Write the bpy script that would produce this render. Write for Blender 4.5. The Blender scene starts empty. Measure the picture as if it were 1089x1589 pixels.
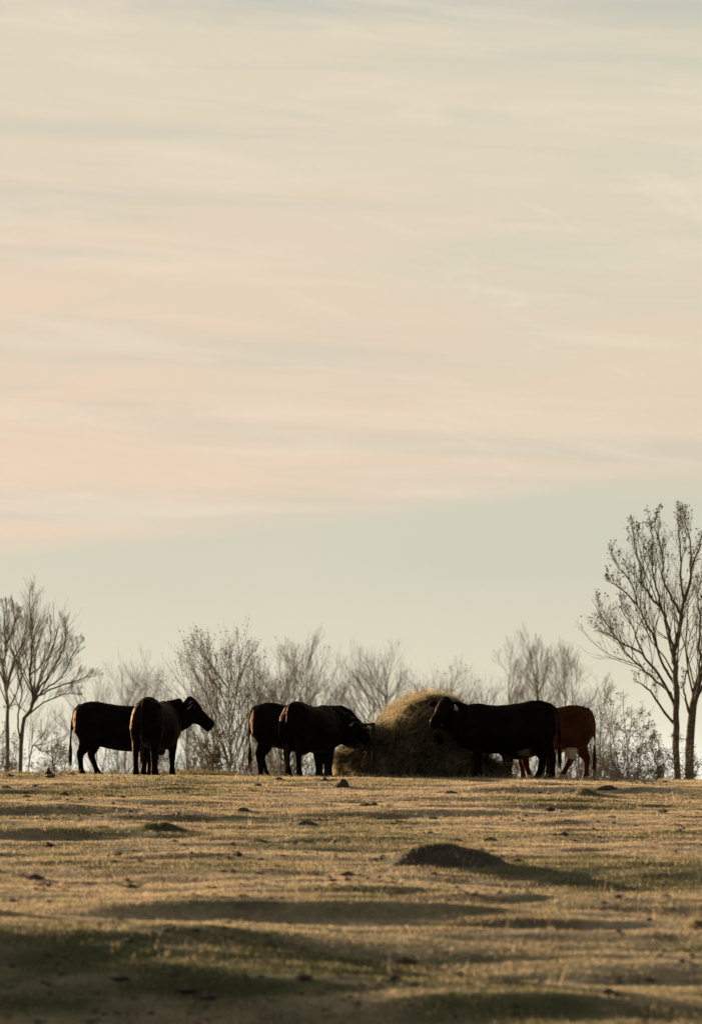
import bpy, bmesh, math, random
import numpy as np
from mathutils import Vector, Matrix
R = math.radians
random.seed(7); rng = np.random.default_rng(7)
S = bpy.context.scene
C = S.collection

# ---------------------------------------------------------------- camera
CAM = Vector((0, 0, -0.6)); PITCH = 4.47; FPX = 5959.0; DCOW = 75.0
cd = bpy.data.cameras.new('camera'); cam = bpy.data.objects.new('camera', cd); C.objects.link(cam)
cam.location = CAM; cam.rotation_euler = (R(90 + PITCH), 0, 0)
cd.sensor_fit = 'VERTICAL'; cd.sensor_height = 36; cd.sensor_width = 24; cd.lens = 135
cd.clip_start = 0.5; cd.clip_end = 9000
cd.dof.use_dof = True; cd.dof.focus_distance = 74.5; cd.dof.aperture_fstop = 2.1
S.camera = cam
S.view_settings.view_transform = 'Standard'; S.view_settings.look = 'None'
S.view_settings.gamma = 1; S.view_settings.exposure = 1.25

# ---------------------------------------------------------------- sun and sky
SUN_EL, SUN_AZ = 9.5, -43.0            # azimuth from +Y, negative = to the left
sd = bpy.data.lights.new('sun', 'SUN'); sun = bpy.data.objects.new('sun', sd); C.objects.link(sun)
sd.energy = 5.0; sd.angle = R(0.5); sd.color = (1.0, 0.76, 0.50)
svec = Vector((math.sin(R(SUN_AZ)) * math.cos(R(SUN_EL)), math.cos(R(SUN_AZ)) * math.cos(R(SUN_EL)), math.sin(R(SUN_EL))))
sun.rotation_euler = svec.to_track_quat('Z', 'Y').to_euler(); sun.location = svec * 60
world = bpy.data.worlds.new('World'); S.world = world; world.use_nodes = True
WT = world.node_tree; WN = WT.nodes; WN.clear()

class NB:                                # tiny node builder
    def __init__(s, tree): s.t = tree
    def n(s, typ, **kw):
        nd = s.t.nodes.new(typ)
        for k, v in kw.items(): setattr(nd, k, v)
        return nd
    def put(s, sock, v):
        if isinstance(v, bpy.types.NodeSocket): s.t.links.new(v, sock)
        elif isinstance(v, (tuple, list)) and len(v) == 3 and sock.type == 'RGBA': sock.default_value = (*v, 1)
        else: sock.default_value = v
    def math(s, op, a, b=0.0, c=None, clamp=False):
        nd = s.n('ShaderNodeMath', operation=op, use_clamp=clamp)
        s.put(nd.inputs[0], a); s.put(nd.inputs[1], b)
        if c is not None: s.put(nd.inputs[2], c)
        return nd.outputs[0]
    def mix(s, f, a, b, bt='MIX'):
        nd = s.n('ShaderNodeMix', data_type='RGBA', blend_type=bt)
        s.put(nd.inputs[0], f); s.put(nd.inputs[6], a); s.put(nd.inputs[7], b)
        return nd.outputs[2]
    def comb(s, x, y, z=0.0):
        nd = s.n('ShaderNodeCombineXYZ')
        for i, v in enumerate((x, y, z)): s.put(nd.inputs[i], v)
        return nd.outputs[0]
    def noise(s, vec, scale, detail=4, rough=.5, dist=0.0):
        nd = s.n('ShaderNodeTexNoise')
        if vec is not None: s.put(nd.inputs['Vector'], vec)
        nd.inputs['Scale'].default_value = scale; nd.inputs['Detail'].default_value = detail
        nd.inputs['Roughness'].default_value = rough; nd.inputs['Distortion'].default_value = dist
        return nd.outputs[0]
    def rng(s, v, a, b, c=0.0, d=1.0, smooth=True):
        nd = s.n('ShaderNodeMapRange', interpolation_type='SMOOTHSTEP' if smooth else 'LINEAR')
        s.put(nd.inputs[0], v)
        for i, x in enumerate((a, b, c, d)): s.put(nd.inputs[i + 1], x)
        return nd.outputs[0]
    def ramp(s, f, stops):
        nd = s.n('ShaderNodeValToRGB'); e = nd.color_ramp.elements
        while len(e) < len(stops): e.new(.5)
        for el, (p, c) in zip(e, stops): el.position = p; el.color = (*c, 1)
        s.put(nd.inputs[0], f); return nd.outputs[0]

def lin(c):                              # display sRGB 0-255 -> linear
    return tuple(((v / 255) / 12.92 if v / 255 < .04045 else ((v / 255 + .055) / 1.055) ** 2.4) for v in c)

w = NB(WT)
tc = w.n('ShaderNodeTexCoord').outputs['Generated']
sx = w.n('ShaderNodeSeparateXYZ'); w.put(sx.inputs[0], tc)
X, Y, Z = sx.outputs
az = w.math('ARCTAN2', X, Y)             # 0 = straight ahead (+Y)
sky = w.n('ShaderNodeTexSky', sky_type='NISHITA'); sky.sun_disc = False
sky.sun_elevation = R(SUN_EL); sky.sun_rotation = R(SUN_AZ); sky.dust_density = 2.0; sky.air_density = 1.2
WS = 0.05
WC = WS * 2 ** 1.22                     # cloud colours are given as displayed
# thin high cloud: colour by elevation, streaked by stretched noise
warp = w.noise(w.comb(w.math('MULTIPLY', az, 9), w.math('MULTIPLY', Z, 22), .3), 1.0, 3)
warpz = w.math('MULTIPLY_ADD', w.math('SUBTRACT', warp, .5), .030, Z)
el_stops = [(0, (250, 246, 228)), (18, (247, 243, 223)), (50, (238, 233, 211)), (95, (230, 224, 201)), (190, (221, 215, 192)), (330, (213, 208, 187)), (420, (209, 206, 187)),
            (520, (218, 205, 182)), (640, (221, 208, 185)), (780, (213, 208, 186)), (960, (217, 210, 188)), (1060, (217, 211, 189)), (1160, (214, 209, 188)), (1205, (190, 194, 184)), (1500, (176, 184, 182))]
def row2z(up): return math.sin(math.atan(math.tan(R(0.53)) + up / FPX))
stops = [(min(1, row2z(u) / .30), tuple(v / WC for v in lin(c))) for u, c in el_stops]
base = w.ramp(w.math('DIVIDE', warpz, .30), stops)
# peach bank whose soft lower edge rises to the right
tilt = w.math('MULTIPLY_ADD', az, .05, Z)
edgew = w.math('MULTIPLY_ADD', w.math('SUBTRACT', warp, .5), .012, Z)
edge = w.math('SUBTRACT', edgew, w.math('MULTIPLY_ADD', az, .115, .0755))
bank = w.rng(edge, -.001, .006)
n1 = w.noise(w.comb(w.math('MULTIPLY', az, 6), w.math('MULTIPLY', warpz, 50), 1.7), 1.0, 6, .6, .5)
n2 = w.noise(w.comb(w.math('MULTIPLY', az, 11), w.math('MULTIPLY', tilt, 105), 4.1), 1.0, 7, .62, .9)
n3 = w.noise(w.comb(w.math('MULTIPLY', az, 4), w.math('MULTIPLY', Z, 20), 9.1), 1.0, 2, .5)
n4 = w.noise(w.comb(w.math('MULTIPLY_ADD', Z, 60, w.math('MULTIPLY', az, 34)), w.math('MULTIPLY', warpz, 62), 7.7), 1.0, 8, .68, 1.2)
n5 = w.noise(w.comb(w.math('MULTIPLY', az, 4.5), w.math('MULTIPLY', tilt, 85), 2.2), 1.0, 6, .6, .5)
def disp(c): return tuple(v / WC for v in lin(c))
peach, grey, white = disp((234, 209, 185)), disp((194, 198, 184)), disp((241, 226, 203))
hi = w.rng(Z, .070, .09)
leftness = w.rng(az, .10, -.11)
f_peach = w.math('MULTIPLY', w.math('MULTIPLY', bank, w.rng(n1, .26, .56)), w.math('MULTIPLY_ADD', leftness, .44, .52))
c1 = w.mix(w.math('MULTIPLY', f_peach, w.rng(Z, .19, .11, .40, 1.0)), base, peach)
f_grey = w.math('MULTIPLY', w.math('MULTIPLY', w.math('MULTIPLY', hi, bank), w.rng(n5, .52, .33)), .38)
c2 = w.mix(f_grey, c1, grey)
f_white = w.math('MULTIPLY', w.math('MULTIPLY', bank, w.rng(n2, .44, .74)), .40)
c3 = w.mix(f_white, c2, white)
f_wisp = w.math('MULTIPLY', w.math('MULTIPLY', w.rng(n4, .54, .76), w.rng(n3, .44, .58)), w.math('MULTIPLY', bank, .42))
c4 = w.mix(f_wisp, c3, white)
f_blue = w.math('MULTIPLY', w.math('MULTIPLY', w.rng(edge, .002, -.012), w.rng(Z, .045, .066)), w.math('MULTIPLY', w.rng(az, -.06, .05), .28))
c4 = w.mix(f_blue, c4, disp((199, 205, 190)))
# warm glow of the sunward part of the sky, the veil thins away from the sun
dotn = w.n('ShaderNodeVectorMath', operation='DOT_PRODUCT'); w.put(dotn.inputs[0], tc); dotn.inputs[1].default_value = svec
veil = w.rng(dotn.outputs['Value'], -.1, .75, .10, 1.0)
out = w.mix(veil, w.mix(1.0, sky.outputs[0], (.78, .72, .63), 'MULTIPLY'), c4)
bg = w.n('ShaderNodeBackground'); w.put(bg.inputs[0], out); bg.inputs[1].default_value = WS
w.t.links.new(bg.outputs[0], w.n('ShaderNodeOutputWorld').inputs[0])

# ---------------------------------------------------------------- helpers
def newmat(name):
    m = bpy.data.materials.new(name); m.use_nodes = True; m.node_tree.nodes.clear()
    b = NB(m.node_tree); o = b.n('ShaderNodeOutputMaterial'); return m, b, o

def mesh_np(name, V, F, mat=None, smooth=False, attrs=None):
    """V (n,3); F list of int arrays (m,k) with equal k each."""
    me = bpy.data.meshes.new(name)
    V = np.asarray(V, np.float32); me.vertices.add(len(V)); me.vertices.foreach_set('co', V.ravel())
    F = [np.asarray(f, np.int32) for f in F if len(f)]
    idx = np.concatenate([f.ravel() for f in F]); me.loops.add(len(idx)); me.loops.foreach_set('vertex_index', idx)
    tot = np.concatenate([np.full(len(f), f.shape[1], np.int32) for f in F]); st = np.concatenate([[0], np.cumsum(tot)[:-1]]).astype(np.int32)
    me.polygons.add(len(tot)); me.polygons.foreach_set('loop_start', st); me.polygons.foreach_set('loop_total', tot)
    if attrs:
        for k, a in attrs.items():
            at = me.attributes.new(k, 'FLOAT', 'POINT'); at.data.foreach_set('value', np.asarray(a, np.float32))
    me.update(calc_edges=True); me.validate()
    me.polygons.foreach_set('use_smooth', np.full(len(me.polygons), smooth))
    if mat: me.materials.append(mat)
    return me

def link(name, me, parent=None, loc=(0, 0, 0)):
    o = bpy.data.objects.new(name, me); C.objects.link(o); o.location = loc
    if parent: o.parent = parent
    return o

def tag(o, label=None, cat=None, group=None, kind=None):
    if label: o['label'] = label
    if cat: o['category'] = cat
    if group: o['group'] = group
    if kind: o['kind'] = kind
    return o

def hash2(ix, iy, s):
    h = (ix.astype(np.int64) * 374761393 + iy.astype(np.int64) * 668265263 + s * 2147483647) & 0xffffffff
    h = ((h ^ (h >> 13)) * 1274126177) & 0xffffffff
    return ((h ^ (h >> 16)) & 0xffff) / 65535.0
def vnoise(x, y, s=0):
    x = np.asarray(x, float); y = np.asarray(y, float)
    ix = np.floor(x); iy = np.floor(y); fx = x - ix; fy = y - iy
    fx = fx * fx * fx * (fx * (fx * 6 - 15) + 10); fy = fy * fy * fy * (fy * (fy * 6 - 15) + 10)
    a = hash2(ix, iy, s); b = hash2(ix + 1, iy, s); c = hash2(ix, iy + 1, s); d = hash2(ix + 1, iy + 1, s)
    return (a * (1 - fx) + b * fx) * (1 - fy) + (c * (1 - fx) + d * fx) * fy - .5
def fbm(x, y, o=4, s=0):
    t = 0; a = 1.0
    for i in range(o):
        t = t + a * vnoise(x * 2 ** i + 17 * i, y * 2 ** i + 31 * i, s + i); a *= .5
    return t
def noise3(P, sc, s=0):
    return (vnoise(P[:, 0] * sc + 3.1 * P[:, 2] * sc, P[:, 1] * sc, s) + vnoise(P[:, 1] * sc + 5, P[:, 2] * sc, s + 1) + vnoise(P[:, 2] * sc, P[:, 0] * sc + 9, s + 2)) / 1.5

# ---------------------------------------------------------------- terrain
PY = np.array([-300, -50, 0, 20, 26, 31, 37, 44, 52, 60, 65, 69, 73, 77, 80, 86, 95, 110, 140, 200, 500, 6000.])
PZ = np.array([-3.5, -2.8, -2.6, -2.55, -2.42, -2.15, -1.66, -1.30, -.90, -.42, -.13, 0, .022, .045, -.02, -.42, -1.3, -2.3, -3.3, -3.8, -4.2, -6.])
PM = np.gradient(PZ, PY)
def prof(y):
    y = np.clip(y, PY[0], PY[-1] - 1e-3); i = np.clip(np.searchsorted(PY, y, side='right') - 1, 0, len(PY) - 2)
    h = PY[i + 1] - PY[i]; t = (y - PY[i]) / h
    return ((2 * t**3 - 3 * t**2 + 1) * PZ[i] + (t**3 - 2 * t**2 + t) * h * PM[i] + (-2 * t**3 + 3 * t**2) * PZ[i + 1] + (t**3 - t**2) * h * PM[i + 1])
# rolls of the pasture: x, y, half-width x, half-width y, height
ROLLS = []
def px2ground(px, row):
    """world point where the sight line of a photo pixel meets the smooth slope"""
    tx = (px - 544.5) / FPX; ty = (794.5 - row) / FPX
    d = Vector((tx, math.cos(R(PITCH)) - ty * math.sin(R(PITCH)), math.sin(R(PITCH)) + ty * math.cos(R(PITCH))))
    ys = np.linspace(18, 69, 5101); zs = CAM.z + d.z / d.y * ys
    hit = np.nonzero(zs <= prof(ys))[0]
    y = ys[hit[0]] if len(hit) else 69.0
    return (float(tx / d.y * y), float(y))
for px, row, hx, hy, h in [(470, 1420, 2.7, .28, .14), (560, 1388, 1.3, .4, .06), (60, 1480, 2.5, 1.2, .13), (330, 1512, 1.5, 1.0, .08),
                           (150, 1300, 1.6, .5, .10), (60, 1262, 2.0, .6, .07), (800, 1262, 2.4, .6, .05), (820, 1430, 1.6, .4, .07),
                           (960, 1510, 1.3, .4, .06), (330, 1335, 1.5, .5, .06), (130, 1250, 2.5, .6, .08), (960, 1345, 1.5, .6, .06), (760, 1560, 1.4, .4, .09), (300, 1540, 1.8, .4, .08)]:
    gx, gy = px2ground(px, row); ROLLS.append((gx, gy, hx, hy, h))
def ground_z(x, y):
    x = np.asarray(x, float); y = np.asarray(y, float)
    z = prof(y) - 0.008 * np.clip(x, -40, 40)
    near = np.clip((y - 8) / 14, 0, 1) * np.clip((110 - y) / 30, 0, 1)
    amp = 1 - .8 * np.exp(-(np.clip(np.abs(y - 74) - 3, 0, 99) / 4) ** 2)
    z = z + near * amp * ((.055 * fbm(x / 7, y / 5, 2, 5)) + (.088 * fbm(x / 2.8, y / 1.0, 3, 11)) + .030 * fbm(x / .6, y / .36, 2, 23))
    z = z + np.clip((y - 100) / 60, 0, 1) * 1.2 * fbm(x / 60, y / 60, 2, 77)
    for gx, gy, hx, hy, h in ROLLS:
        u = (x - gx) / hx; v = (y - gy) / hy
        v = np.where(v < 0, v * 1.15, v * .45)            # short face to the camera, long back
        z = z + h * np.exp(-(u * u) ** 1.3 - v * v)
    return z
def gz(x, y): return float(ground_z(np.array([x]), np.array([y]))[0])
def wx(px, d): return (px - 544.5) / FPX * d

def axis(inner0, inner1, step, lo, hi):
    a = list(np.arange(inner0, inner1 + 1e-6, step)); s = step; v = inner0
    L = []
    while v > lo: s *= 1.25; v -= s; L.append(v)
    s = step; v = inner1; Rr = []
    while v < hi: s *= 1.25; v += s; Rr.append(v)
    return np.array(L[::-1] + a + Rr)
gxs = axis(-11, 11, .075, -4000, 4000); gys = axis(23, 82, .075, -300, 6000)
GX, GY = np.meshgrid(gxs, gys); GZ = ground_z(GX.ravel(), GY.ravel())
nx, ny = len(gxs), len(gys)
ii = (np.arange(ny - 1)[:, None] * nx + np.arange(nx - 1)[None, :]).ravel()
gF = np.stack([ii, ii + 1, ii + nx + 1, ii + nx], 1)

def green_shade_mask(x, y):                     # green instead of winter-dry turf, plus patches painting shaded ground darker (0..1)
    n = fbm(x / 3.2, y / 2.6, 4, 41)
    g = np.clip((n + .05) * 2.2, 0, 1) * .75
    for px, row, hx, hy, a in GREEN_SHADE:
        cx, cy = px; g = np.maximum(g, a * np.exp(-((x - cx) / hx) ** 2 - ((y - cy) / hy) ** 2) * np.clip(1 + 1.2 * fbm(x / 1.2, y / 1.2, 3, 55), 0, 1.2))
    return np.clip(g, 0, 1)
GREEN_SHADE = [(px2ground(p, r), 0, hx, hy, a) for p, r, hx, hy, a in [(200, 1530, 4.0, 4.0, 1), (900, 1570, 3, 1.5, .8), (500, 1412, 3.0, .9, .9), (160, 1298, 1.8, 1.2, .8), (1020, 1465, 1.4, .6, 1), (60, 1240, 2.5, 2.0, .6), (560, 1388, 1.6, .6, .7), (700, 1350, 1.5, 1.0, .7), (100, 1325, 2.5, 1.5, .55), (880, 1540, 2.0, .8, .7), (60, 1206, 4.0, 1.2, .5)]]  # green strips, and patches painting shade into dark streaks and the foreground

def soil_nodes(b):
    g = b.n('ShaderNodeNewGeometry').outputs['Position']
    return g
m_ground, b, o = newmat('dry_turf')
pos = soil_nodes(b)
n_a = b.noise(pos, .8, 6, .6); n_b = b.noise(pos, 6, 5, .65); n_c = b.noise(pos, 28, 4, .6)
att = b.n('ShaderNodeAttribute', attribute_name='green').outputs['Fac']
straw = b.mix(b.rng(n_b, .35, .65), (.29, .22, .135), (.44, .345, .22))
soil = b.mix(b.rng(n_c, .3, .7), (.075, .052, .032), (.14, .10, .062))
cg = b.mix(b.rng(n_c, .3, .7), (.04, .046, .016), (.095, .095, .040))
cc = b.mix(b.rng(n_a, .48, .64, 0, .75), straw, soil); cc = b.mix(b.rng(n_c, .60, .72, 0, .6), cc, soil)
cc = b.mix(att, cc, cg)  # green turf and the shade painted along with it
pb = b.n('ShaderNodeBsdfPrincipled'); b.put(pb.inputs['Base Color'], cc); pb.inputs['Roughness'].default_value = .95; pb.inputs['Specular IOR Level'].default_value = .1
bp = b.n('ShaderNodeBump'); bp.inputs['Strength'].default_value = .8; bp.inputs['Distance'].default_value = .05; b.put(bp.inputs['Height'], b.math('ADD', n_b, b.math('MULTIPLY', n_c, .6))); b.put(pb.inputs['Normal'], bp.outputs[0])
b.t.links.new(pb.outputs[0], o.inputs[0])
ground = link('ground', mesh_np('ground', np.stack([GX.ravel(), GY.ravel(), GZ], 1), [gF], m_ground, True, {'green': green_shade_mask(GX.ravel(), GY.ravel())}))
tag(ground, 'rolling winter pasture of dry tan and green turf', 'pasture', kind='structure')

# ---------------------------------------------------------------- materials
def leafmat(name, cols, transl=.45, attr='tone'):
    m, b, o = newmat(name)
    t = b.n('ShaderNodeAttribute', attribute_name=attr).outputs['Fac']
    c = b.ramp(t, [(i / (len(cols) - 1), c) for i, c in enumerate(cols)])
    d = b.n('ShaderNodeBsdfDiffuse'); tr = b.n('ShaderNodeBsdfTranslucent'); b.put(d.inputs[0], c); b.put(tr.inputs[0], c)
    mx = b.n('ShaderNodeMixShader'); mx.inputs[0].default_value = transl
    b.t.links.new(d.outputs[0], mx.inputs[1]); b.t.links.new(tr.outputs[0], mx.inputs[2]); b.t.links.new(mx.outputs[0], o.inputs[0])
    return m
m_grass = leafmat('grass_blades', [(.06, .07, .025), (.17, .17, .075), (.46, .35, .225), (.68, .535, .365)], .5)
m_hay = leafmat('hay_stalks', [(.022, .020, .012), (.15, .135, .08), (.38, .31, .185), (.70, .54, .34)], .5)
m_leaf = leafmat('dry_leaves', [(.05, .045, .02), (.10, .075, .035), (.17, .12, .055)], .4)
def bark(name, a, c, sc=14):
    m, b, o = newmat(name); p = b.n('ShaderNodeNewGeometry').outputs['Position']
    nn = b.noise(p, sc, 5, .6)
    pb = b.n('ShaderNodeBsdfPrincipled'); b.put(pb.inputs['Base Color'], b.mix(b.rng(nn, .35, .65), a, c)); pb.inputs['Roughness'].default_value = .9
    bp = b.n('ShaderNodeBump'); bp.inputs['Strength'].default_value = .6; bp.inputs['Distance'].default_value = .03; b.put(bp.inputs['Height'], nn); b.put(pb.inputs['Normal'], bp.outputs[0])
    b.t.links.new(pb.outputs[0], o.inputs[0]); return m
m_bark = bark('grey_bark', (.075, .065, .045), (.17, .15, .11))
m_twig = bark('twig_bark', (.10, .08, .055), (.17, .14, .10), 4)
m_far = bark('backlit_twig_bark', (.16, .13, .095), (.26, .215, .16), 4)  # distant twigs: scattered sunlight put into a paler bark colour
m_soil = bark('bare_soil', (.030, .021, .014), (.085, .060, .038), 22)
m_metal = bark('rusty_steel', (.010, .007, .006), (.028, .017, .012), 30)
m_hoof = bark('hoof_horn', (.02, .017, .014), (.05, .04, .03), 30)

def coat(name, dark, light, white=None, wr=(-.62, -.12)):
    m, b, o = newmat(name); p = b.n('ShaderNodeTexCoord').outputs['Object']
    nn = b.noise(p, 3.2, 4, .6); nf = b.noise(p, 70, 3, .6)
    c = b.mix(b.rng(nn, .35, .7), dark, light)
    if white:
        sp = b.n('ShaderNodeSeparateXYZ'); b.put(sp.inputs[0], p)
        zz = b.math('MULTIPLY_ADD', b.math('SUBTRACT', nn, .5), .22, sp.outputs[2])
        belly = b.rng(zz, .69, .66); legs = b.rng(zz, .50, .47, 1, 0)
        lowleg = b.rng(zz, .16, .13)
        head = b.rng(b.math('MULTIPLY_ADD', b.math('SUBTRACT', nn, .5), .2, sp.outputs[0]), 1.06, 1.10)
        front = b.math('MULTIPLY', b.rng(sp.outputs[0], wr[0] - .05, wr[0] + .03), b.rng(sp.outputs[0], wr[1] + .05, wr[1] - .03))
        wm = b.math('MAXIMUM', b.math('MULTIPLY', b.math('MULTIPLY', belly, legs), front), b.math('MAXIMUM', lowleg, head))
        c = b.mix(wm, c, white)
    bp = b.n('ShaderNodeBump'); bp.inputs['Strength'].default_value = .45; bp.inputs['Distance'].default_value = .012
    b.put(bp.inputs['Height'], nf)
    df = b.n('ShaderNodeBsdfDiffuse'); b.put(df.inputs['Color'], c); b.put(df.inputs['Normal'], bp.outputs[0])
    gl = b.n('ShaderNodeBsdfAnisotropic'); lw = b.n('ShaderNodeLayerWeight'); lw.inputs[0].default_value = .5; b.put(lw.inputs['Normal'], bp.outputs[0])
    fz = b.math('POWER', lw.outputs['Facing'], 5.0)
    b.put(gl.inputs['Color'], b.mix(fz, (.003, .0022, .0018), (.115, .080, .057))); gl.inputs['Roughness'].default_value = .42; b.put(gl.inputs['Normal'], bp.outputs[0])
    ad = b.n('ShaderNodeAddShader'); b.t.links.new(df.outputs[0], ad.inputs[0]); b.t.links.new(gl.outputs[0], ad.inputs[1])
    b.t.links.new(ad.outputs[0], o.inputs[0]); return m
m_black = coat('black_coat', (.0045, .0035, .003), (.010, .007, .005))
m_red = coat('red_coat', (.045, .015, .006), (.085, .030, .013), (.42, .37, .32))
m_dun = coat('dark_red_coat', (.060, .018, .008), (.11, .034, .015), (.33, .27, .23), (-.16, .04))
m_tail = coat('tail_hair', (.04, .022, .014), (.10, .055, .033))
m_eye, b, o = newmat('dark_eye'); pb = b.n('ShaderNodeBsdfPrincipled'); pb.inputs['Base Color'].default_value = (.01, .008, .006, 1); pb.inputs['Roughness'].default_value = .1; b.t.links.new(pb.outputs[0], o.inputs[0])
m_tag, b, o = newmat('tag_plastic'); pb = b.n('ShaderNodeBsdfPrincipled'); b.put(pb.inputs['Base Color'], b.mix(b.noise(None, 9, 3), (.62, .60, .52), (.80, .78, .70))); pb.inputs['Roughness'].default_value = .4; b.t.links.new(pb.outputs[0], o.inputs[0])

# ---------------------------------------------------------------- tubes
def tubes(paths, radii, sides=4, caps=True):
    """paths: list of (k,3); all lengths allowed -> grouped. returns V,F(list),pathid"""
    groups = {}
    for i, p in enumerate(paths): groups.setdefault(len(p), []).append(i)
    Vs, Fq, off, ids = [], [], 0, []
    for k, idx in groups.items():
        P = np.array([paths[i] for i in idx], float); r = np.array([radii[i] for i in idx], float)
        T = np.gradient(P, axis=1); T /= np.linalg.norm(T, axis=2, keepdims=True) + 1e-9
        ref = np.where(np.abs(T[:, :1, 2:3]) > .9, np.array([1., 0, 0]), np.array([0, 0, 1.]))
        A = np.cross(T, np.broadcast_to(ref, T.shape)); A /= np.linalg.norm(A, axis=2, keepdims=True) + 1e-9
        B = np.cross(T, A)
        th = np.arange(sides) / sides * 2 * math.pi
        ring = P[:, :, None, :] + r[:, :, None, None] * (A[:, :, None, :] * np.cos(th)[None, None, :, None] + B[:, :, None, :] * np.sin(th)[None, None, :, None])
        n = len(idx); Vs.append(ring.reshape(-1, 3)); ids.append(np.repeat(np.array(idx), k * sides))
        base = off + (np.arange(n)[:, None, None] * k * sides + np.arange(k - 1)[None, :, None] * sides)
        j = np.arange(sides)[None, None, :]; j2 = (j + 1) % sides
        q = np.stack([base + j, base + j2, base + sides + j2, base + sides + j], -1).reshape(-1, 4); Fq.append(q)
        off += n * k * sides
    return np.concatenate(Vs), [np.concatenate(Fq)], np.concatenate(ids)

def catmull(pts, n):
    P = [np.array(p, float) for p in pts]; P = [2 * P[0] - P[1]] + P + [2 * P[-1] - P[-2]]; out = []
    m = len(P) - 3
    for i in range(n):
        u = i / (n - 1) * m; k = min(int(u), m - 1); t = u - k
        a, b_, c, d = P[k:k + 4]
        out.append(.5 * ((2 * b_) + (-a + c) * t + (2 * a - 5 * b_ + 4 * c - d) * t * t + (-a + 3 * b_ - 3 * c + d) * t ** 3))
    return np.array(out)

# ---------------------------------------------------------------- cows
def loft(st, n=20, egg=0.0):
    """closed loft. st: (center(3), a_vec, b_vec, pw) rings: c + a cos + b sin (superellipse pw)"""
    V, F = [], []
    th = np.arange(n) / n * 2 * math.pi
    for c, a, bb, pw in st:
        cc, ss = np.cos(th), np.sin(th)
        cc = np.sign(cc) * np.abs(cc) ** pw; ss = np.sign(ss) * np.abs(ss) ** pw
        eg = 1 - egg * ss - egg * .6 * np.abs(ss) ** 3 * (ss > 0)
        V.append(np.array(c)[None] + np.outer(cc * eg, a) + np.outer(ss, bb))
    k = len(st); V = np.concatenate(V)
    i = np.arange(n); i2 = (i + 1) % n
    for r in range(k - 1): F.append(np.stack([r * n + i, r * n + i2, (r + 1) * n + i2, (r + 1) * n + i], 1))
    V = np.concatenate([V, [st[0][0]], [st[-1][0]]]); a0 = len(V) - 2
    T = [np.stack([i2, i, np.full(n, a0)], 1), np.stack([(k - 1) * n + i, (k - 1) * n + i2, np.full(n, a0 + 1)], 1)]
    return V, np.concatenate(F), np.concatenate(T)

def tube_st(pts, rads, flat=1.0):
    """rings round a path; rads (fore-aft, lateral)"""
    P = np.array(pts, float); st = []
    for i in range(len(P)):
        t = P[min(i + 1, len(P) - 1)] - P[max(i - 1, 0)]; t /= np.linalg.norm(t)
        lat = np.array([0, 1., 0]); a = np.cross(lat, t); a /= np.linalg.norm(a); l2 = np.cross(t, a)
        st.append((P[i], a * rads[i][0], l2 * rads[i][1], 1.0))
    return st

def unit(v): v = np.array(v, float); return v / np.linalg.norm(v)

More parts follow.
